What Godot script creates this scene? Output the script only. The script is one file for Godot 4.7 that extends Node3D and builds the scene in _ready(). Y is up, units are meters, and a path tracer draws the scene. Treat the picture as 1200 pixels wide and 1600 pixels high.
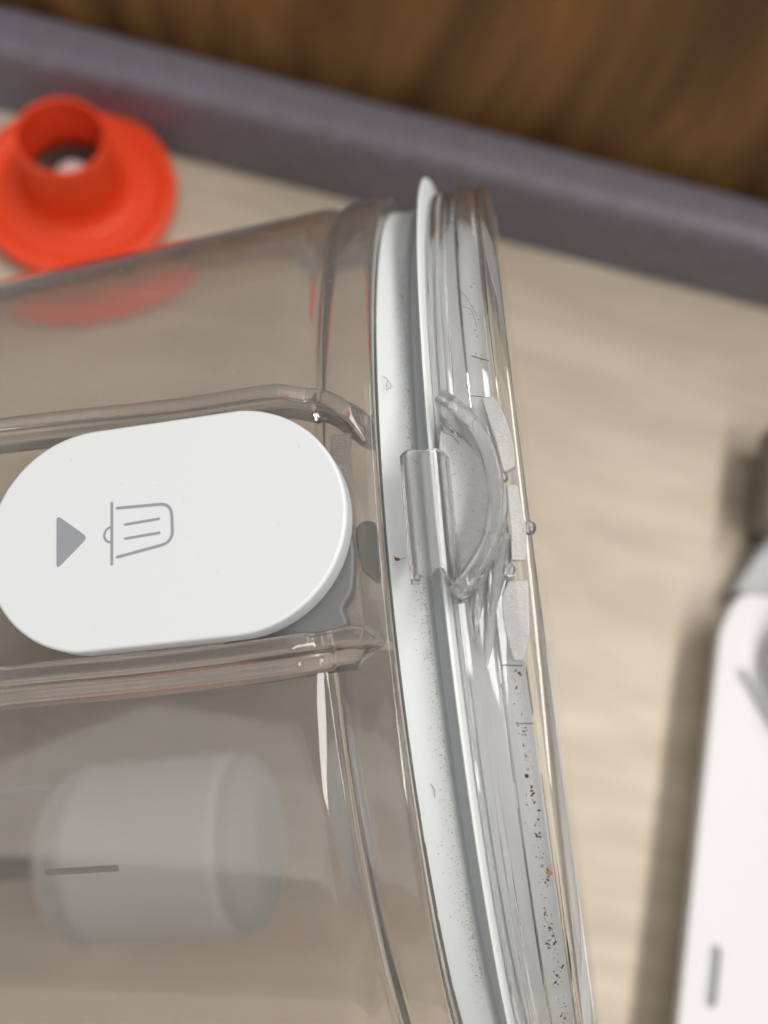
extends Node3D
# All shapes are given in millimetres and scaled to metres when they are committed.
const MM := 0.001
const RIM := 55.0            # outer radius of the dust cup at its rim
const TAPER := 0.0307
var rng := RandomNumberGenerator.new()
var M := {}
var taken := {}

# ---------------------------------------------------------------- mesh helpers
class Shape:
	var v := PackedVector3Array()      # triangle soup, three points each
	func tri(a: Vector3, b: Vector3, c: Vector3) -> void:
		v.append(a); v.append(b); v.append(c)
	func quad(a: Vector3, b: Vector3, c: Vector3, d: Vector3) -> void:
		tri(a, b, c); tri(a, c, d)
	func join(o: Shape) -> void:
		v.append_array(o.v)
	func outward() -> Shape:
		# a closed surface with its faces turned outwards (counter-clockwise seen from outside here)
		var vol := 0.0
		for i in range(0, v.size(), 3):
			vol += v[i].dot(v[i + 1].cross(v[i + 2]))
		if vol < 0.0:
			for i in range(0, v.size(), 3):
				var t := v[i + 1]
				v[i + 1] = v[i + 2]
				v[i + 2] = t
		return self

func commit(s: Shape, crease := 38.0) -> ArrayMesh:
	var n := s.v.size()
	var face := PackedVector3Array()
	face.resize(n / 3)
	var at := {}
	var key := []
	key.resize(n)
	for i in range(0, n, 3):
		face[i / 3] = (s.v[i + 1] - s.v[i]).cross(s.v[i + 2] - s.v[i])
	for i in n:
		var k := Vector3i((s.v[i] * 2000.0).round())
		key[i] = k
		if at.has(k):
			at[k].append(i / 3)
		else:
			at[k] = PackedInt32Array([i / 3])
	var lim := cos(deg_to_rad(crease))
	var pos := PackedVector3Array()
	var nor := PackedVector3Array()
	pos.resize(n)
	nor.resize(n)
	for i in range(0, n, 3):
		var f := face[i / 3].normalized()
		for j in 3:
			var sum := Vector3.ZERO
			for q in at[key[i + j]]:
				if face[q].normalized().dot(f) > lim:
					sum += face[q]
			var o := i + (j if j == 0 else 3 - j)     # Godot's front faces run clockwise
			pos[o] = s.v[i + j] * MM
			nor[o] = sum.normalized() if sum.length() > 0.0 else f
	var arr := []
	arr.resize(Mesh.ARRAY_MAX)
	arr[Mesh.ARRAY_VERTEX] = pos
	arr[Mesh.ARRAY_NORMAL] = nor
	var m := ArrayMesh.new()
	m.add_surface_from_arrays(Mesh.PRIMITIVE_TRIANGLES, arr)
	return m

func numbered(called: String) -> String:
	if not taken.has(called):
		taken[called] = 0
		return called
	taken[called] += 1
	return "%s_%03d" % [called, taken[called]]

func obj(called: String, s: Shape, m: Material, parent: Node = self, crease := 38.0) -> MeshInstance3D:
	var o := MeshInstance3D.new()
	o.name = numbered(called) if parent == self else called
	o.mesh = commit(s, crease)
	o.material_override = m
	o.cast_shadow = GeometryInstance3D.SHADOW_CASTING_SETTING_ON
	parent.add_child(o, true)
	return o

func tag(o: Node, label: String, category: String, group := "") -> Node:
	o.set_meta("label", label)
	o.set_meta("category", category)
	if group: o.set_meta("group", group)
	return o

func thing(called: String, label: String, category: String, where: Transform3D) -> Node3D:
	var o := Node3D.new()
	o.name = numbered(called)
	add_child(o, true)
	o.transform = where
	tag(o, label, category)
	return o

# a closed or open grid of points, wrapped over rows and / or columns
func grid(p: Array, wrap_rows: bool, wrap_cols: bool) -> Shape:
	var s := Shape.new()
	var r := p.size()
	var c: int = p[0].size()
	for i in (r if wrap_rows else r - 1):
		for j in (c if wrap_cols else c - 1):
			var a: Vector3 = p[i][j]
			var b: Vector3 = p[(i + 1) % r][j]
			var d: Vector3 = p[(i + 1) % r][(j + 1) % c]
			var e: Vector3 = p[i][(j + 1) % c]
			s.quad(a, b, d, e)
	return s

# profile points are (s along the axis, r from it); the axis is x
func lathe(profile: PackedVector2Array, closed: bool, steps := 220, wob := 0.0, lip := 0.0) -> Shape:
	var rows := []
	for i in steps:
		var t := TAU * i / steps
		var row := []
		for q in profile:
			var k := q.y + wob * (sin(t * 7.0 + q.x) + 0.6 * sin(t * 17.0 + 2.0))
			if lip > 0.0 and q.y > 53.9:      # the soft lip stands a little prouder on the far side
				k += lip * smoothstep(0.25, 1.0, -sin(t)) * (q.y - 53.9) / 1.4
			row.append(Vector3(q.x, k * cos(t), k * sin(t)))
		rows.append(row)
	var s := grid(rows, true, closed)
	return s.outward()

func rounded(p: PackedVector2Array, radius: float, n := 4, closed := true) -> PackedVector2Array:
	# every corner of the outline rounded
	var out := PackedVector2Array()
	for i in p.size():
		if not closed and (i == 0 or i == p.size() - 1):
			out.append(p[i]); continue
		var a := p[(i - 1 + p.size()) % p.size()]
		var b := p[i]
		var c := p[(i + 1) % p.size()]
		var r := minf(radius, 0.42 * minf(a.distance_to(b), b.distance_to(c)))
		var u := b + (a - b).normalized() * r
		var w := b + (c - b).normalized() * r
		for k in n + 1:
			var f := float(k) / n
			out.append(u.lerp(b, f).lerp(b.lerp(w, f), f))
	return out

# surface point of the cup's own frame: s along axis, arc in mm of the 55 mm circle, r from the axis
func C(s: float, arc: float, r: float) -> Vector3:
	var t := arc / RIM
	return Vector3(s, r * cos(t), r * sin(t))

func smooth_path(p: PackedVector2Array, per := 6) -> PackedVector2Array:
	var out := PackedVector2Array()
	for i in p.size() - 1:
		var a := p[maxi(i - 1, 0)]
		var d := p[mini(i + 2, p.size() - 1)]
		for k in per:
			out.append(p[i].cubic_interpolate(p[i + 1], a, d, float(k) / per))
	out.append(p[p.size() - 1])
	return out

func smooth_ring(p: PackedVector2Array, per := 5) -> PackedVector2Array:
	var out := PackedVector2Array()
	var n := p.size()
	for i in n:
		for k in per:
			out.append(p[i].cubic_interpolate(p[(i + 1) % n], p[(i - 1 + n) % n], p[(i + 2) % n], float(k) / per))
	return out

# a strip that follows a path on the cup: section points are (across, height above radius r0); closed with end caps
func rail(path: PackedVector2Array, section: PackedVector2Array, r0: float, ragged := 0.0, taper := false, stepped := false) -> Shape:
	var rows := []
	var n := path.size()
	for i in n:
		var t := (path[mini(i + 1, n - 1)] - path[maxi(i - 1, 0)]).normalized()
		var side := Vector2(-t.y, t.x)
		var row := []
		for q in section:
			var f := 1.0 - 0.92 * pow(float(i) / (n - 1), 1.3) if taper else 1.0
			var w := path[i] + side * q.x * f
			if ragged > 0.0 and (i == 0 or i == n - 1):
				w += t * rng.randf_range(-ragged, ragged)
			var dip := (-0.8 * clampf((w.x + 7.4) / 1.9, 0.0, 1.0)) if stepped else 0.0
			if stepped:      # the wall sinks and thins where it meets the rim
				dip -= 1.6 * smoothstep(0.82, 1.0, float(i) / (n - 1))
				w = w.lerp(path[i], 0.75 * smoothstep(0.8, 1.0, float(i) / (n - 1)))
			row.append(C(w.x, w.y, r0 + dip + (q.y if not taper else q.y * f - 0.5 * (1.0 - f))))
		rows.append(row)
	return capped(rows)

func capped(rows: Array) -> Shape:
	var s := grid(rows, false, true)
	for e in [0, rows.size() - 1]:
		var row: Array = rows[e]
		var mid := Vector3.ZERO
		for q in row: mid += q
		mid /= row.size()
		for j in row.size():
			var a: Vector3 = row[j]
			var b: Vector3 = row[(j + 1) % row.size()]
			if e == 0: s.tri(mid, a, b)
			else: s.tri(mid, b, a)
	return s.outward()

# an upright prism over a convex-ish outline, its rims rounded; place turns (x, height, y) into a point
func prism(outline: PackedVector2Array, low: float, high: float, bevel: float, place: Callable, low_bevel := 0.0) -> Shape:
	var n := outline.size()
	var area := 0.0
	for i in n: area += outline[i].cross(outline[(i + 1) % n])
	var sgn := signf(area)
	var inward := PackedVector2Array()
	for i in n:
		var t := (outline[(i + 1) % n] - outline[(i - 1 + n) % n]).normalized()
		inward.append(Vector2(-t.y, t.x) * sgn)
	var levels := []
	if low_bevel > 0.0:
		levels.append([low, low_bevel])
		levels.append([low + low_bevel, 0.0])
	else:
		levels.append([low, 0.0])
	for k in 5:
		var a := PI / 2 * k / 4
		levels.append([high - bevel + bevel * sin(a), bevel * (1.0 - cos(a))])
	var rows := []
	for l in levels:
		var row := []
		for i in n:
			var q: Vector2 = outline[i] + inward[i] * l[1]
			row.append(place.call(q.x, l[0], q.y))
		rows.append(row)
	return capped(rows)

func stroke(p: PackedVector2Array, width: float, low: float, high: float, place: Callable) -> Shape:
	# a printed line with round ends
	var left := PackedVector2Array()
	var right := PackedVector2Array()
	var n := p.size()
	for i in n:
		var t := (p[mini(i + 1, n - 1)] - p[maxi(i - 1, 0)]).normalized()
		var o := Vector2(-t.y, t.x) * width / 2
		left.append(p[i] + o)
		right.append(p[i] - o)
	var s := Shape.new()
	for i in n - 1:
		s.quad(place.call(left[i].x, high, left[i].y), place.call(left[i + 1].x, high, left[i + 1].y), place.call(right[i + 1].x, high, right[i + 1].y), place.call(right[i].x, high, right[i].y))
	for e in [0, n - 1]:
		for k in 8:
			var a := TAU * k / 8
			var b := TAU * (k + 1) / 8
			var q := p[e] + Vector2(cos(a), sin(a)) * width / 2
			var w := p[e] + Vector2(cos(b), sin(b)) * width / 2
			var h := high + 0.004
			s.tri(place.call(p[e].x, h, p[e].y), place.call(q.x, h, q.y), place.call(w.x, h, w.y))
	return s

# ---------------------------------------------------------------- materials
func noise_image(w: int, h: int, fx: float, fy: float, seed_: int, low: Color, high: Color, contrast := 1.0, octaves := 4) -> ImageTexture:
	var n := FastNoiseLite.new()
	n.seed = seed_
	n.noise_type = FastNoiseLite.TYPE_SIMPLEX_SMOOTH
	n.frequency = 1.0
	n.fractal_octaves = octaves
	var im := Image.create(w, h, false, Image.FORMAT_RGB8)
	for y in h:
		for x in w:
			# round both ways so that the picture tiles
			var a := TAU * x / w
			var b := TAU * y / h
			var v := n.get_noise_3d(fx * cos(a), fx * sin(a) + 3.0 * sin(b) * fy, fy * cos(b))
			im.set_pixel(x, y, low.lerp(high, clampf(0.5 + v * contrast, 0, 1)))
	return ImageTexture.create_from_image(im)

func plain(c: Color, rough: float, spec := 0.5) -> StandardMaterial3D:
	var m := StandardMaterial3D.new()
	m.albedo_color = Color(c.r, c.g, c.b).linear_to_srgb()
	m.roughness = rough
	m.metallic_specular = spec
	return m

func clear(c: Color, body: float, rough: float, ior := 1.5) -> StandardMaterial3D:
	var m := plain(c, rough)
	m.albedo_color.a = body
	m.transparency = BaseMaterial3D.TRANSPARENCY_ALPHA
	m.refraction_enabled = true
	m.refraction_scale = (ior - 1.0) / 10.0
	return m

func bump(m: StandardMaterial3D, size_mm: float, depth_mm: float, fx: float, fy: float, seed_: int, contrast := 1.0) -> void:
	m.heightmap_enabled = true
	m.heightmap_texture = noise_image(256, 256, fx, fy, seed_, Color.BLACK, Color.WHITE, contrast)
	m.heightmap_scale = depth_mm * 0.1
	m.uv1_triplanar = true
	m.uv1_scale = Vector3.ONE * (1000.0 / size_mm)

func make_materials() -> void:
	M.smoke = clear(Color(0.905, 0.875, 0.848), 0.08, 0.05)
	M.frost_smoke = clear(Color(0.80, 0.76, 0.72), 0.12, 0.38)
	bump(M.frost_smoke, 6.0, 0.05, 5.0, 5.0, 21, 1.4)
	M.clear = clear(Color(0.99, 0.99, 0.985), 0.035, 0.025)
	M.chip = clear(Color(0.985, 0.985, 0.975), 0.16, 0.05)
	M.hook = clear(Color(0.985, 0.98, 0.965), 0.07, 0.04)
	M.dark_patch = clear(Color(0.27, 0.265, 0.245), 0.35, 0.2)
	M.frost = clear(Color(0.95, 0.95, 0.95), 0.78, 0.3)
	bump(M.frost, 5.0, 0.06, 6.0, 6.0, 31, 1.4)
	M.panel = clear(Color(0.98, 0.98, 0.98), 0.42, 0.14)
	bump(M.panel, 9.0, 0.045, 4.0, 7.0, 33, 1.3)
	M.white = plain(Color(0.76, 0.785, 0.81), 0.42)
	bump(M.white, 7.0, 0.007, 14.0, 14.0, 5)
	M.rubber = plain(Color(0.77, 0.805, 0.81), 0.5)
	M.bright_rubber = plain(Color(0.90, 0.91, 0.93), 0.45)
	M.grey = plain(Color(0.16, 0.163, 0.168), 0.5)
	M.print = plain(Color(0.31, 0.325, 0.345), 0.6)
	M.core = plain(Color(0.72, 0.71, 0.72), 0.6)
	M.tube_shade = plain(Color(0.045, 0.035, 0.035), 0.5)
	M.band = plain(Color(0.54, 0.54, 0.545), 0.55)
	M.mark = plain(Color(0.30, 0.27, 0.28), 0.6)
	M.orange = plain(Color(0.86, 0.065, 0.012), 0.45)
	M.case = plain(Color(0.69, 0.69, 0.71), 0.42)
	M.block = plain(Color(0.22, 0.185, 0.15), 0.5)
	M.wedge = plain(Color(0.42, 0.42, 0.45), 0.4)
	M.slot = plain(Color(0.42, 0.42, 0.43), 0.6)
	M.strip = plain(Color(0.20, 0.186, 0.228), 0.5)
	M.strip.albedo_texture = noise_image(256, 256, 2.5, 2.5, 12, Color(0.9, 0.9, 0.9), Color(1, 1, 1), 1.2)
	M.strip.uv1_triplanar = true
	M.strip.uv1_scale = Vector3.ONE * 14.0
	M.table = plain(Color(1, 1, 1), 0.5)
	M.table.albedo_texture = noise_image(512, 512, 0.9, 2.2, 3, Color(0.49, 0.415, 0.32).linear_to_srgb(), Color(0.60, 0.525, 0.415).linear_to_srgb(), 1.1, 5)
	M.table.uv1_triplanar = true
	M.table.uv1_world_triplanar = true
	M.table.uv1_scale = Vector3.ONE * 3.6
	M.wood = plain(Color(1, 1, 1), 0.6)
	M.wood.albedo_texture = noise_image(512, 512, 2.2, 0.3, 17, Color(0.11, 0.048, 0.014).linear_to_srgb(), Color(0.30, 0.15, 0.046).linear_to_srgb(), 0.9, 4)
	M.wood.uv1_triplanar = true
	M.wood.uv1_world_triplanar = true
	M.wood.uv1_scale = Vector3.ONE * 4.0

# ---------------------------------------------------------------- the scene
func _ready() -> void:
	rng.seed = 7
	# camera: held close above the cup, looking down at 68 degrees and rolled by 14.5
	var down := deg_to_rad(68.0)
	var roll := deg_to_rad(14.5)
	var up := Vector3(sin(roll) * cos(down), cos(roll) * cos(down), sin(down))
	var right := Vector3(cos(roll), -sin(roll), 0)
	var back := right.cross(up)
	var cam := Camera3D.new()
	cam.name = "camera"
	var lens := CameraAttributesPhysical.new()
	lens.frustum_focal_length = 22.5
	lens.frustum_focus_distance = 0.078
	lens.exposure_aperture = 12.0
	lens.frustum_near = 0.01
	lens.frustum_far = 20.0
	cam.attributes = lens
	cam.fov = rad_to_deg(2.0 * atan(12.0 / 22.5))
	cam.near = 0.01
	cam.far = 20.0
	add_child(cam)
	cam.transform = Transform3D(Basis(Vector3(right.x, up.x, back.x), Vector3(right.y, up.y, back.y), Vector3(right.z, up.z, back.z)), Vector3(0, 0.2014, 0))
	cam.current = true

	var we := WorldEnvironment.new()
	we.name = "environment"
	var env := Environment.new()
	env.background_mode = Environment.BG_COLOR
	env.background_color = Color(0.07, 0.07, 0.073).linear_to_srgb()
	env.background_energy_multiplier = 1.0
	env.tonemap_mode = Environment.TONE_MAPPER_LINEAR
	env.tonemap_exposure = 1.1
	env.sdfgi_enabled = true
	env.ssao_enabled = true
	env.ssil_enabled = true
	we.environment = env
	add_child(we)
	area("ceiling_tube_light", Vector3(0.75, 1.7, -0.2), Vector3(0.0, 0.05, -0.15), Vector2(0.28, 3.8), 4.1)
	area("ceiling_panel_light", Vector3(-0.1, 2.0, -0.6), Vector3(-0.1, 0.0, -0.4), Vector2(1.6, 2.2), 1.3)
	area("front_fill_light", Vector3(-0.6, 1.5, 2.4), Vector3(0.0, 0.1, 0.0), Vector2(2.4, 1.5), 1.1)  # added front fill for the pale veil on the cup, no known window

	make_materials()
	build_setting()
	build_cup()
	build_funnel()
	build_case()
	build_dirt()

func area(called: String, from: Vector3, to: Vector3, size: Vector2, energy: float) -> void:
	var l := AreaLight3D.new()
	l.name = called
	l.area_size = size
	l.area_normalize_energy = true
	l.light_energy = energy
	l.light_color = Color(1.0, 0.985, 0.965)
	l.shadow_enabled = true
	l.set("area_range", 5.0)
	add_child(l)
	l.look_at_from_position(from, to, Vector3(0, 0, 1) if from.y > 1.6 else Vector3.UP)

func block(x0: float, x1: float, y0: float, y1: float, z0: float, z1: float, bevel := 0.6) -> Shape:
	var o := rounded(PackedVector2Array([Vector2(x0, z0), Vector2(x1, z0), Vector2(x1, z1), Vector2(x0, z1)]), bevel * 1.5, 3)
	return prism(o, y0, y1, bevel, func(x, y, z): return Vector3(x, y, z))

func build_setting() -> void:
	var t := obj("tabletop", block(-420, 420, -30, 0, -163, 420, 0.5), M.table)
	t.set_meta("kind", "structure")
	tag(t, "pale beige wooden tabletop under the dust cup", "table")
	# upstand along the back of the table, a rounded bar running along x
	var sec := rounded(PackedVector2Array([Vector2(-163.2, -30), Vector2(-163.2, 21.5), Vector2(-177.5, 22.5), Vector2(-177.5, -30)]), 5.0, 5)
	var rows := []
	for x in range(-420, 421, 30):
		var row := []
		for q in sec: row.append(Vector3(x, q.y, q.x))
		rows.append(row)
	var strip := obj("edge_strip", capped(rows), M.strip)
	tag(strip, "dark purplish grey raised strip along the back of the table", "edge strip")
	var w := obj("wood_panel", block(-600, 600, -60, 115, -200, -180, 0.6), M.wood)
	w.set_meta("kind", "structure")
	tag(w, "brown wood panel rising behind the grey strip", "wood panel")

func build_cup() -> void:
	var a := Vector3(0.91673423, 0.28255049, -0.28242445).normalized()
	var e := Vector3(-0.24352989, 0.9556525, 0.16559437)
	e = (e - a * e.dot(a)).normalized()
	var cup := thing("dust_cup", "smoky clear plastic dust cup with a white release button and a cracked clear lid", "dust cup", Transform3D(Basis(a, e, a.cross(e)), Vector3(13.286, 78.252, -36.862) * MM))
	# ---- wall: outer and inner skin, with a moulded step behind the rim
	var R := func(s: float) -> float: return RIM + TAPER * s
	var p := PackedVector2Array()
	for q in [[-97.0, 0.0], [-97.0, 40.0], [-95.6, 46.5]]: p.append(Vector2(q[0], q[1]))
	for s in [-92.0, -80.0, -60.0, -40.0, -25.0, -15.0, -10.0, -8.6]: p.append(Vector2(s, R.call(s)))
	for q in [[-7.9, 0.0], [-7.5, -0.03], [-7.2, -0.09], [-6.9, -0.18], [-6.6, -0.295], [-6.3, -0.425], [-6.05, -0.54], [-5.8, -0.67], [-5.6, -0.79], [-5.4, -0.88], [-5.15, -0.86], [-4.92, -0.62], [-4.72, -0.28], [-4.55, -0.06], [-4.3, 0.0], [-3.5, 0.02], [-2.0, 0.0], [-0.9, 0.0], [-0.35, -0.08], [-0.08, -0.3], [0.0, -0.6]]:
		p.append(Vector2(q[0], R.call(q[0]) + q[1]))
	for q in [[0.0, 53.6], [-0.1, 53.35], [-0.4, 53.2], [-3.6, 53.0], [-4.6, 52.4], [-5.2, 51.9], [-6.5, 51.9], [-7.5, 52.2], [-9.0, 52.4]]: p.append(Vector2(q[0], q[1]))
	for s in [-15.0, -25.0, -40.0, -60.0, -80.0, -90.0]: p.append(Vector2(s, R.call(s) - 2.3))
	for q in [[-93.2, 45.0], [-94.6, 39.0], [-94.6, 0.0]]: p.append(Vector2(q[0], q[1]))
	obj("cup_wall", lathe(p, false), M.smoke, cup)
	# ---- button well: frosted floor and two side walls that turn in towards the rim
	obj("button_well_floor", patch(Vector2(-3.6, -2.0), Vector2(-7.8, 8.4), 54.97, 55.22), M.frost_smoke, cup)
	var sec := rounded(PackedVector2Array([Vector2(-1.9, -1.0), Vector2(-1.0, 0.9), Vector2(-0.8, 2.6), Vector2(0.7, 2.6), Vector2(0.9, -1.0)]), 0.5, 3)
	var up_path := smooth_path(PackedVector2Array([Vector2(-46, -12.4), Vector2(-34, -12.2), Vector2(-26, -11.9), Vector2(-16, -11.4), Vector2(-9, -11.4), Vector2(-5, -11.0), Vector2(-3.0, -10.0), Vector2(-1.7, -8.5), Vector2(-0.8, -6.9)]), 20)
	obj("well_side_wall", rail(up_path, sec, RIM, 0.0, false, true), M.smoke, cup)
	var low_path := smooth_path(PackedVector2Array([Vector2(-46, 9.4), Vector2(-32, 9.1), Vector2(-20, 9.2), Vector2(-12, 9.1), Vector2(-6, 8.9), Vector2(-3, 8.8), Vector2(-1.9, 9.1), Vector2(-0.9, 9.7)]), 20)
	var sec2 := rounded(PackedVector2Array([Vector2(-1.0, -1.0), Vector2(-0.7, 2.6), Vector2(0.6, 2.6), Vector2(1.0, 1.1), Vector2(2.1, 0.9), Vector2(2.9, -1.0)]), 0.5, 4)
	obj("well_side_wall", rail(low_path, sec2, RIM, 0.0, false, true), M.smoke, cup)
	var dark_patch := smooth_ring(PackedVector2Array([Vector2(-1.9, 0.4), Vector2(-0.4, 0.2), Vector2(-0.3, 2.6), Vector2(-0.4, 4.9), Vector2(-1.2, 4.4), Vector2(-1.8, 3.4)]), 4)
	obj("gap_dark_patch", prism(dark_patch, 54.95, 55.25, 0.1, func(s, h, y): return C(s, y, h)), M.dark_patch, cup)  # added patch painting the dark gap and reflection beyond the button
	# ---- release button
	var nb := Vector3(0, cos(-0.8 / RIM), sin(-0.8 / RIM))
	var vb := Vector3(0, -sin(-0.8 / RIM), cos(-0.8 / RIM))
	var on_button := func(s: float, h: float, y: float) -> Vector3: return Vector3(s, 0, 0) + nb * h + vb * y
	var oval := PackedVector2Array()
	for i in 64:
		var t := TAU * i / 64
		var c := Vector2(-22.6 if cos(t) < 0 else -10.95, 0.33)
		oval.append(c + 9.08 * Vector2(cos(t), sin(t)))
	var btn := obj("release_button", prism(oval, 56.4, 58.8, 0.3, on_button, 0.3), M.white, cup, 50.0)
	var stem := smooth_ring(PackedVector2Array([Vector2(-14, 2), Vector2(-14, 8.6), Vector2(-8, 9.4), Vector2(-3.6, 9.2), Vector2(-3.1, 8.5), Vector2(-3.3, 7.6), Vector2(-2.4, 6.0), Vector2(-2.2, 2.0), Vector2(-4, 0.0)]), 3)
	obj("shaded_button_stem", prism(stem, 54.0, 55.9, 0.3, on_button), M.grey, btn)  # shade on the white stem painted in as dark grey
	var tri := rounded(PackedVector2Array([Vector2(-25.6, -1.95), Vector2(-22.85, 0.27), Vector2(-25.5, 2.6)]), 0.5, 3)
	obj("arrow_mark", prism(tri, 58.75, 58.82, 0.01, on_button), M.print, btn)
	var bin := Shape.new()
	bin.join(stroke(PackedVector2Array([Vector2(-20.85, -2.3), Vector2(-20.82, 2.72)]), 0.24, 58.7, 58.82, on_button))
	bin.join(stroke(rounded(PackedVector2Array([Vector2(-20.4, -1.82), Vector2(-15.85, -1.62), Vector2(-15.75, 1.55), Vector2(-20.36, 2.2)]), 1.0, 6, false), 0.24, 58.7, 58.83, on_button))
	bin.join(stroke(PackedVector2Array([Vector2(-19.72, -0.37), Vector2(-16.9, -0.48)]), 0.22, 58.7, 58.82, on_button))
	bin.join(stroke(PackedVector2Array([Vector2(-19.72, 0.78), Vector2(-16.87, 0.67)]), 0.22, 58.7, 58.82, on_button))
	var loop := PackedVector2Array()
	for i in 9: loop.append(Vector2(-20.9 - 0.58 * sin(PI * i / 8), 0.3 - 0.62 * cos(PI * i / 8)))
	bin.join(stroke(loop, 0.2, 58.7, 58.815, on_button))
	obj("bin_mark", bin, M.print, btn, 10.0)
	# ---- what shows through the wall: the inner core on its rod, and level marks on the far wall
	var core := lathe(rounded(PackedVector2Array([Vector2(-15.5, 0), Vector2(-15.5, 11.4), Vector2(-12.6, 13.0), Vector2(-12.0, 12.2), Vector2(-11.2, 12.2), Vector2(-10.6, 13.2), Vector2(11.5, 13.4), Vector2(13.6, 12.2), Vector2(13.6, 0)]), 0.6, 3, false), false, 72)
	var rod := lathe(PackedVector2Array([Vector2(-40.0, 0), Vector2(-40.0, 1.8), Vector2(-15.0, 1.6), Vector2(-15.0, 0)]), false, 32)
	for i in core.v.size(): core.v[i] += Vector3(-49.5, -19.0, 26.5)
	for i in rod.v.size(): rod.v[i] += Vector3(-49.5, -19.0, 28.0)
	var c0 := obj("inner_core", core, M.core, cup)
	obj("core_rod", rod, M.grey, c0)
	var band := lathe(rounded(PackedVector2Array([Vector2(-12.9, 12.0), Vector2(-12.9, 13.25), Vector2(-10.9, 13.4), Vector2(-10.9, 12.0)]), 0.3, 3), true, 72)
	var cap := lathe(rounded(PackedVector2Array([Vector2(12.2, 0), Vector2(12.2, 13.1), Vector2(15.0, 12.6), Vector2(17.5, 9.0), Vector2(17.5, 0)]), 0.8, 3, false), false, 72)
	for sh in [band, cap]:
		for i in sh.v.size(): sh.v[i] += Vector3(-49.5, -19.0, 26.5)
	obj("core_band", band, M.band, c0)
	obj("shaded_core_cap", cap, M.band, c0)  # end cap darker than the core: its shade is painted in
	for q in [[-35.5, -30.6, 19.1], [-33.0, -26.2, 27.1]]:
		obj("level_mark", far_mark(q[0], q[1], q[2] / RIM, 0.28), M.mark, cup)
	# ---- white rubber seal that shows between cup and lid
	var seal := PackedVector2Array([Vector2(-0.25, 49.5), Vector2(-0.25, 52.6), Vector2(0.1, 53.0), Vector2(0.8, 52.9), Vector2(1.7, 52.8), Vector2(2.5, 52.85), Vector2(2.8, 52.7), Vector2(2.95, 52.2), Vector2(3.1, 51.4), Vector2(3.7, 51.3), Vector2(3.95, 51.6),
		Vector2(4.12, 53.0), Vector2(4.16, 54.6), Vector2(4.22, 55.15), Vector2(4.4, 55.3), Vector2(4.62, 55.2), Vector2(4.78, 54.6), Vector2(4.85, 53.6), Vector2(5.0, 53.1), Vector2(5.2, 52.9), Vector2(5.2, 49.5)])
	obj("rubber_seal", lathe(seal, true, 220, 0.015, 1.1), M.rubber, cup, 50.0)
	obj("seal_brightened", lathe(PackedVector2Array([Vector2(5.25, 49.5), Vector2(5.25, 53.0), Vector2(5.4, 53.15), Vector2(9.4, 53.1), Vector2(9.6, 52.9), Vector2(9.6, 49.5)]), true, 160), M.bright_rubber, cup)  # rest of the seal, colour brightened to make up light lost under lid
	# ---- clear lid: ridged skirt and disc
	var lid := PackedVector2Array([Vector2(9.9, 51.2), Vector2(9.85, 53.3), Vector2(9.5, 53.45), Vector2(5.1, 53.45), Vector2(4.98, 53.6), Vector2(5.0, 54.0), Vector2(5.2, 54.25),
		Vector2(5.35, 54.3), Vector2(5.9, 54.08), Vector2(6.15, 54.2), Vector2(6.3, 54.7), Vector2(6.45, 54.8), Vector2(6.65, 54.7), Vector2(6.8, 54.35), Vector2(7.2, 54.18), Vector2(7.75, 54.0), Vector2(7.9, 54.2), Vector2(8.05, 54.75), Vector2(8.2, 54.85), Vector2(8.5, 54.75), Vector2(9.1, 54.5), Vector2(9.7, 54.22), Vector2(9.9, 54.05), Vector2(10.1, 54.05), Vector2(10.3, 54.35), Vector2(10.6, 54.4), Vector2(11.2, 54.2), Vector2(11.5, 54.0), Vector2(11.6, 53.6), Vector2(11.6, 51.6), Vector2(11.3, 51.2)])
	var ld := obj("lid", lathe(lid, true), M.clear, cup, 30.0)
	obj("lid_disc", lathe(PackedVector2Array([Vector2(8.0, 0), Vector2(8.0, 49.0), Vector2(9.2, 49.3), Vector2(9.4, 49.0), Vector2(9.4, 0)]), false, 96), M.clear, ld)
	# remains of the snapped latch
	var inside := PackedVector2Array([Vector2(5.3, -6.4), Vector2(6.6, -6.2), Vector2(7.8, -4.9), Vector2(8.5, -3.0), Vector2(8.7, -0.6), Vector2(8.4, 1.6), Vector2(7.6, 3.4), Vector2(6.4, 4.9), Vector2(5.3, 5.4), Vector2(5.2, 0.0)])
	obj("latch_plate", prism(smooth_ring(inside, 4), 54.3, 55.35, 0.1, func(s, h, y): return C(s, y, h)), M.frost, ld)
	var arch := smooth_path(PackedVector2Array([Vector2(5.9, -8.5), Vector2(7.1, -7.3), Vector2(8.3, -5.6), Vector2(9.0, -3.8), Vector2(9.35, -1.9), Vector2(9.35, 0.0), Vector2(8.95, 1.9), Vector2(8.3, 3.5), Vector2(6.9, 5.3), Vector2(5.5, 6.7)]), 5)
	obj("latch_arch", rail(arch, rounded(PackedVector2Array([Vector2(-0.7, -1.2), Vector2(-0.62, 2.7), Vector2(0.62, 2.9), Vector2(0.75, -1.2)]), 0.3, 3), 55.3, 0.02), M.chip, ld)
	obj("latch_hook", half_tube(), M.hook, ld)
	var ends := [[9.2, 2.4, 8.4, 6.4, 6.9, 12.4, 1.0], [7.6, 4.8, 6.9, 7.2, 6.3, 10.2, 0.7]]
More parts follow.
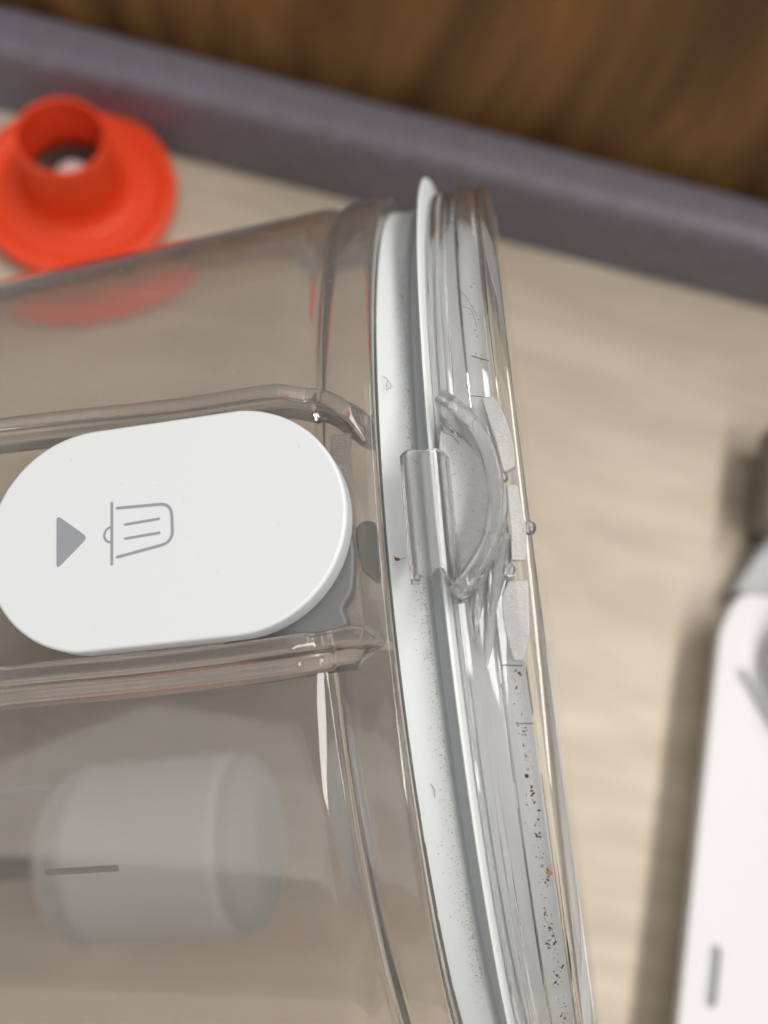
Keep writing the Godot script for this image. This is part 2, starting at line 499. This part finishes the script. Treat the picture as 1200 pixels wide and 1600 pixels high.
	for k in ends.size():
		var q: Array = ends[k]
		var path := smooth_path(PackedVector2Array([Vector2(q[0], q[1]), Vector2(q[2], q[3]), Vector2(q[4], q[5])]), 8)
		obj("latch_shard", rail(path, PackedVector2Array([Vector2(-q[6], -0.9), Vector2(-q[6] * 0.5, 0.35), Vector2(q[6] * 0.3, 0.75), Vector2(q[6], -0.1), Vector2(q[6] * 0.9, -0.9)]), 54.9, 0.2, true), M.chip, ld)
	var panels := [[[8.9, -9.7], [9.9, -9.7], [10.7, -7.6], [11.1, -4.9], [11.0, -3.1], [10.0, -2.7], [9.7, -5.2]], [[10.1, -1.7], [11.0, -1.6], [11.2, 2.2], [10.9, 4.5], [9.8, 4.4], [10.0, 2.0]], [[9.4, 5.9], [10.9, 6.0], [10.5, 10.2], [9.8, 12.1], [9.0, 12.0], [8.6, 9.2], [8.7, 7.0]]]
	for q in panels:
		var o := PackedVector2Array()
		for w in q: o.append(Vector2(w[0], w[1]))
		obj("catch_panel", prism(rounded(o, 0.25, 3), 53.9, 54.72, 0.15, func(s, h, y): return C(s, y, h)), M.panel, ld)
	for q in [[9.95, -2.2, 0.4], [9.65, 5.15, 0.42], [11.5, 1.9, 0.5]]:
		var b := SphereMesh.new()
		b.radius = q[2] * MM
		b.height = 2.4 * q[2] * MM
		b.radial_segments = 24
		b.rings = 12
		var o := MeshInstance3D.new()
		o.name = "moulding_nub"
		o.mesh = b
		o.material_override = M.clear
		ld.add_child(o, true)
		o.position = C(q[0], q[1], 54.9 if q[0] < 11 else 54.1) * MM
		o.rotation.x = PI / 2
	# hinge lug under the lid on which the cup leans
	obj("hinge_block", lug(a, e), M.white, cup)

func lug(a: Vector3, e: Vector3) -> Shape:
	# a foot from the underside of the lid down to the table, built along the world's vertical in the cup's own axes
	var b := Basis(a, e, a.cross(e))
	var down: Vector3 = b.inverse() * Vector3.DOWN
	var rad := Vector3(0, down.y, down.z).normalized()
	var side := Vector3(1, 0, 0).cross(rad).normalized()
	var rows := []
	for k in 5:
		var f := k / 4.0
		var row := []
		for c in rounded(PackedVector2Array([Vector2(3.0, -9), Vector2(10.5, -9), Vector2(10.5, 9), Vector2(3.0, 9)]), 1.2, 3):
			var start: Vector3 = Vector3(c.x, 0, 0) + rad * 54.0 + side * c.y
			var height: float = 78.252 + (b * start).y
			row.append(start + down * f * height)
		rows.append(row)
	return capped(rows)

func far_mark(s0: float, s1: float, t: float, w: float) -> Shape:
	var rows := []
	for i in 5:
		var s := lerpf(s0, s1, i / 4.0)
		var r := RIM + TAPER * s - 2.36
		var row := []
		for q in [[-w, 0.0], [w, 0.0], [w, -0.06], [-w, -0.06]]:
			var u: float = t + q[0] / r
			row.append(Vector3(s, (r + q[1]) * cos(u), (r + q[1]) * sin(u)))
		rows.append(row)
	return capped(rows)

# a thin curved plate on the cup between two values of s and of arc
func patch(ss: Vector2, aa: Vector2, r0: float, r1: float) -> Shape:
	var rows := []
	for i in 25:
		var arc := lerpf(aa.x, aa.y, i / 24.0)
		rows.append([C(ss.x, arc, r0), C(ss.x, arc, r1 - 0.08), C(ss.x + 0.08, arc, r1), C(ss.y - 0.08, arc, r1), C(ss.y, arc, r1 - 0.08), C(ss.y, arc, r0)])
	return capped(rows)

# the snapped hook: a half tube lying over the seal, broken off unevenly at one end
func half_tube() -> Shape:
	var rows := []
	var n := 14
	for i in n + 1:
		var f := float(i) / n
		var row := []
		var outer := []
		var inner := []
		for j in 15:
			var g := PI * j / 14.0
			var rag := 0.0
			if i == n: rag = (0.45 * sin(j * 1.3) + 0.5 * sin(j * 0.5 + 1.0)) * (0.35 + 0.65 * sin(g))
			if i == 0: rag = 0.12 * sin(j * 1.1)
			var arc := lerpf(-4.9, 5.0, f) + rag + 0.5 * (j / 14.0) * (1.0 - f) + 0.5 * (j / 14.0) * f
			var sq := pow(sin(g), 0.7)
			outer.append(C(3.95 - 2.0 * cos(g), arc, 54.9 + 2.1 * sq))
			inner.append(C(3.95 - 1.45 * cos(g), arc, 54.9 + 1.45 * sq))
		inner.reverse()
		row.append_array(outer)
		row.append_array(inner)
		rows.append(row)
	return capped_strip(rows)

func capped_strip(rows: Array) -> Shape:
	# like capped(), for a section that is a bent strip: pairs up its two sides at the ends
	var s := grid(rows, false, true)
	var n: int = rows[0].size()
	for e in [0, rows.size() - 1]:
		var r: Array = rows[e]
		for j in n / 2 - 1:
			if e == 0: s.quad(r[j], r[j + 1], r[n - 2 - j], r[n - 1 - j])
			else: s.quad(r[j + 1], r[j], r[n - 1 - j], r[n - 2 - j])
	return s.outward()

func turned(p: PackedVector2Array, steps := 96) -> Shape:
	# profile (r, y) turned about y
	var rows := []
	for i in steps:
		var t := TAU * i / steps
		var row := []
		for q in p: row.append(Vector3(q.x * cos(t), q.y, q.x * sin(t)))
		rows.append(row)
	return grid(rows, true, true).outward()

func build_funnel() -> void:
	var p := rounded(PackedVector2Array([Vector2(23.4, 0), Vector2(24.4, 4.6), Vector2(20.8, 4.9), Vector2(19.6, 3.7), Vector2(13.0, 3.9), Vector2(11.0, 6.5), Vector2(10.3, 23.5), Vector2(9.4, 23.5), Vector2(9.4, 10), Vector2(12.5, 2.6), Vector2(19.5, 2.0), Vector2(21.5, 0)]), 1.2, 4)
	var f := obj("funnel", turned(p), M.orange, self, 45.0)
	f.transform = Transform3D(Basis(Vector3(0.84, 0, -0.55).normalized(), deg_to_rad(5.0)), Vector3(-92.6, 2.1, -141.4) * MM)
	var disc := turned(PackedVector2Array([Vector2(0.01, -0.4), Vector2(9.2, -0.4), Vector2(9.2, 5.2), Vector2(8.4, 5.6), Vector2(4.0, 5.6), Vector2(0.01, 5.7)]), 48)
	obj("inner_shade_disc", disc, M.tube_shade, f, 45.0)  # added near-black disc painting the shade inside the tube
	obj("plug_dome", turned(PackedVector2Array([Vector2(0.01, 5.0), Vector2(4.6, 5.2), Vector2(4.4, 8.6), Vector2(3.0, 10.4), Vector2(0.01, 11.0)]), 40), M.case, f, 60.0)
	tag(f, "bright orange plastic flanged tube standing upright on the table", "funnel")

func csg(pts: PackedVector2Array, depth: float, y: float, m: Material) -> CSGPolygon3D:
	# an outline in (x, z) pulled down from height y
	var c := CSGPolygon3D.new()
	var q := PackedVector2Array()
	for w in pts: q.append(w * MM)
	c.polygon = q
	c.depth = depth * MM
	c.rotation.x = PI / 2
	c.position.y = (y - depth) * MM
	c.material = m
	return c

func build_case() -> void:
	var t := thing("plastic_cover", "white plastic cover with a narrow slot lying at the side of the table", "cover", Transform3D(Basis(), Vector3(0, 0, 0)))
	var body := CSGCombiner3D.new()
	body.name = "shell"
	t.add_child(body, true)
	var slab := csg(rounded(PackedVector2Array([Vector2(74.7, -70), Vector2(78, -79), Vector2(170, -92), Vector2(170, 60), Vector2(74.7, 60)]), 3.0, 5), 3.0, 12.0, M.case)
	slab.name = "slab"
	body.add_child(slab, true)
	var foot := csg(PackedVector2Array([Vector2(78.5, -66), Vector2(165, -76), Vector2(165, 55), Vector2(78.5, 55)]), 9.5, 9.5, M.case)
	foot.name = "foot"
	body.add_child(foot, true)
	var pill := PackedVector2Array()
	for i in 20:
		var g := TAU * i / 20
		pill.append(Vector2(80.1, 0.6 if sin(g) > 0 else -7.8) + 1.1 * Vector2(cos(g), sin(g)))
	var hole := csg(pill, 2.1, 13.0, M.slot)
	hole.name = "slot"
	hole.operation = CSGShape3D.OPERATION_SUBTRACTION
	body.add_child(hole, true)
	var groove := csg(PackedVector2Array([Vector2(78.6, -61.5), Vector2(80.2, -63.0), Vector2(92.0, -48.0), Vector2(90.4, -46.5)]), 3.2, 13.0, M.case)
	groove.name = "groove"
	groove.operation = CSGShape3D.OPERATION_SUBTRACTION
	body.add_child(groove, true)
	# a lower grey wedge and a taller block join on at the far end
	obj("end_wedge", prism(rounded(PackedVector2Array([Vector2(78, -80.5), Vector2(86, -98), Vector2(170, -110), Vector2(170, -93.5)]), 2.5, 4), 0.0, 7.0, 1.2, func(x, y, z): return Vector3(x, y, z)), M.wedge, t)
	obj("shaded_end_block", prism(rounded(PackedVector2Array([Vector2(81, -96), Vector2(81, -122), Vector2(170, -128), Vector2(170, -98)]), 2.0, 4), 7.2, 15.0, 1.5, func(x, y, z): return Vector3(x, y, z)), M.block, t)  # shadow at this end painted in as the brown colour
	# rounded raised collar at the far end with a slanting rib beside it
	var ring := turned(rounded(PackedVector2Array([Vector2(17, 11.8), Vector2(16.2, 20), Vector2(13.2, 20), Vector2(12.6, 11.8)]), 1.2, 4), 72)
	for i in ring.v.size(): ring.v[i] += Vector3(101.0, 0, -66)
	obj("collar", ring, M.case, t)

func build_dirt() -> void:
	var cup: Node3D = get_node("dust_cup")
	var ball := SphereMesh.new()
	ball.radius = 0.5
	ball.height = 1.0
	ball.radial_segments = 7
	ball.rings = 4
	var m := plain(Color(1, 1, 1), 0.8)
	m.vertex_color_use_as_albedo = true
	ball.material = m
	var list := []
	# coarse grit caught on the sloping land of the skirt
	var browns := [Color(0.05, 0.03, 0.015), Color(0.12, 0.08, 0.05), Color(0.26, 0.19, 0.11), Color(0.03, 0.02, 0.02)]
	var on_land := func(s: float) -> float: return 54.74 - 0.44 * (s - 8.5)
	for i in 150:
		var arc := 12.5 + 34.0 * pow(rng.randf(), 0.9) + rng.randfn(0, 0.5)
		var s := 9.05 + rng.randfn(0, 0.22)
		list.append([s, arc, on_land.call(s), 0.07 + 0.16 * pow(rng.randf(), 2.2), browns[rng.randi() % 4]])
	for i in 500:
		var s := 9.1 + rng.randfn(0, 0.28)
		list.append([s, rng.randf_range(-34, 46), on_land.call(s), rng.randf_range(0.015, 0.06), browns[rng.randi() % 3]])
	for i in 26:
		var s := 9.0 + rng.randfn(0, 0.25)
		list.append([s, rng.randf_range(-26, -12), on_land.call(s), rng.randf_range(0.05, 0.16), [Color(0.35, 0.24, 0.10), Color(0.10, 0.06, 0.03)][rng.randi() % 2]])
	list.append([9.6, 29.3, 54.3, 0.42, Color(0.42, 0.19, 0.04)])
	list.append([8.9, 20.9, 54.6, 0.33, Color(0.02, 0.02, 0.02)])
	list.append([0.75, 2.9, 52.95, 0.3, Color(0.40, 0.16, 0.05)])
	# fine dust packed along the groove of the seal
	for i in 3600:
		var s := 2.8 - absf(rng.randfn(0, 0.42))
		var arc := rng.randf_range(-32, 46)
		if rng.randf() < 0.35 + 0.65 * absf(sin(arc * 0.21) * sin(arc * 0.087 + 1.0)):
			list.append([s, arc, 52.86, rng.randf_range(0.02, 0.06), Color(0.27, 0.23, 0.16)])
	for i in 260:
		list.append([rng.randf_range(0.4, 2.7), rng.randf_range(-32, 46), 52.86, rng.randf_range(0.015, 0.06), Color(0.16, 0.13, 0.09)])
	for i in 160:
		list.append([rng.randf_range(5.4, 8.6), rng.randf_range(-6, 5), 55.36, rng.randf_range(0.02, 0.06), Color(0.2, 0.16, 0.12)])
	scatter(cup, list, ball, "dirt_grains", "brown and black grit caught along the seal and lid edge of the dust cup")
	build_fibres_and_edges(cup)
	list = []
	for i in 700:
		var s := -3.0 - 26.0 * rng.randf()
		list.append([s, -12.5 - 34.0 * pow(rng.randf(), 1.4), RIM + TAPER * s + 0.01, 0.025 + 0.07 * pow(rng.randf(), 3.0), Color(0.54, 0.47, 0.40)])
	for i in 40:
		var s := -8.0 - 26.0 * rng.randf()
		list.append([s, 14 + 32.0 * rng.randf(), RIM + TAPER * s + 0.01, rng.randf_range(0.03, 0.1), Color(0.12, 0.09, 0.07)])
	for i in 45:
		var y := rng.randf_range(-7.5, 8.0)
		list.append([rng.randf_range(-28, -5), -0.8 + y * RIM / 58.8, 58.81 / cos(y / 58.8), 0.02 + 0.04 * pow(rng.randf(), 2.0), Color(0.35, 0.34, 0.33)])
	scatter(cup, list, ball, "pale_dust", "fine pale dust specks clinging to the smoky wall of the dust cup")

func build_fibres_and_edges(cup: Node3D) -> void:
	# hairs and curled threads stuck to the seal and the lid: each a thin bent tube
	var all := Shape.new()
	var runs := [[[0.6, -14.6, 53.1], [1.0, -14.0, 53.3], [1.3, -13.3, 53.1], [0.9, -12.9, 53.3], [1.1, -13.8, 53.5]],
		[[7.6, -23.0, 54.5], [8.6, -20.5, 55.0], [9.3, -18.2, 54.8]], [[8.2, -19.5, 55.0], [8.9, -18.7, 55.1], [9.2, -16.8, 54.8]],
		[[2.4, -5.6, 53.2], [2.9, -5.1, 53.6], [3.2, -4.9, 53.4]], [[5.6, -6.6, 55.5], [6.4, -6.0, 55.6], [6.9, -5.2, 55.5]],
		[[0.5, 2.6, 53.1], [0.9, 3.0, 53.4], [1.5, 2.9, 53.1]], [[1.3, 21.6, 52.95], [1.5, 22.2, 53.0], [1.4, 22.8, 52.95]], [[8.7, 33.0, 54.8], [9.2, 34.2, 54.9], [9.4, 36.0, 54.6]],
		[[8.0, -9.9, 54.85], [9.9, -9.75, 54.2]], [[8.1, 12.2, 54.85], [9.8, 12.5, 54.25]], [[8.9, 16.8, 54.65], [10.0, 17.0, 54.15]], [[8.5, -13.9, 54.8], [10.0, -13.5, 54.2]], [[9.9, 12.6, 54.2], [9.95, 16.6, 54.2]]]
	for r in runs:
		var pts := PackedVector3Array()
		var thick := 0.045 if r.size() == 2 else 0.022
		var v3 := []
		for q in r: v3.append(Vector3(q[0], q[1], q[2]))
		for i in v3.size() - 1:
			for k in 8:
				var w: Vector3 = v3[i].cubic_interpolate(v3[i + 1], v3[maxi(i - 1, 0)], v3[mini(i + 2, v3.size() - 1)], k / 8.0)
				pts.append(C(w.x, w.y, w.z))
		var rows := []
		for i in pts.size():
			var t := (pts[mini(i + 1, pts.size() - 1)] - pts[maxi(i - 1, 0)]).normalized()
			var u := t.cross(Vector3(0.3, 0.9, 0.2)).normalized()
			var v := t.cross(u)
			var row := []
			for k in 5: row.append(pts[i] + (u * cos(TAU * k / 5) + v * sin(TAU * k / 5)) * thick)
			rows.append(row)
		all.join(capped(rows))
	# dark lines painting the rim's refraction into the skirt notches, broken here and there
	for q in [[7.86, 54.2], [10.0, 54.06], [0.1, 52.98]]:
		var arc := -34.0
		while arc < 46.0:
			var long := rng.randf_range(4.0, 16.0)
			if arc > 13.0 or arc + long < -11.0 or q[0] < 1.0:
				var th := rng.randf_range(0.012, 0.03)
				var rows := []
				for i in 9:
					var c := arc + long * i / 8.0
					var row := []
					for k in 4: row.append(C(q[0] + th * cos(TAU * k / 4), c, q[1] + th * sin(TAU * k / 4)))
					rows.append(row)
				all.join(capped(rows))
			arc += long + rng.randf_range(0.2, 2.5)
	var o := obj("fibres_and_dark_edges", all, plain(Color(0.15, 0.115, 0.08), 0.8))
	o.transform = cup.transform
	o.set_meta("kind", "stuff")
	tag(o, "thin dark hairs and curled threads on the seal and lid, with painted dark refraction lines", "fibres")

func scatter(cup: Node3D, list: Array, ball: Mesh, called: String, label: String) -> void:
	var mm := MultiMesh.new()
	mm.transform_format = MultiMesh.TRANSFORM_3D
	mm.use_colors = true
	mm.mesh = ball
	mm.instance_count = list.size()
	for i in list.size():
		var q: Array = list[i]
		var t: float = q[1] / RIM
		var b := Basis(Vector3(1, 0, 0), Vector3(0, cos(t), sin(t)), Vector3(0, -sin(t), cos(t))) * Basis(Vector3.UP, rng.randf() * TAU)
		var d: float = q[3] * MM
		mm.set_instance_transform(i, cup.transform * Transform3D(b * Basis.from_scale(Vector3(d * rng.randf_range(0.9, 2.0), d * 0.7, d)), C(q[0], q[1], q[2]) * MM))
		mm.set_instance_color(i, q[4])
	var o := MultiMeshInstance3D.new()
	o.name = called
	o.multimesh = mm
	add_child(o, true)
	o.set_meta("kind", "stuff")
	tag(o, label, "dirt" if called == "dirt_grains" else "dust")
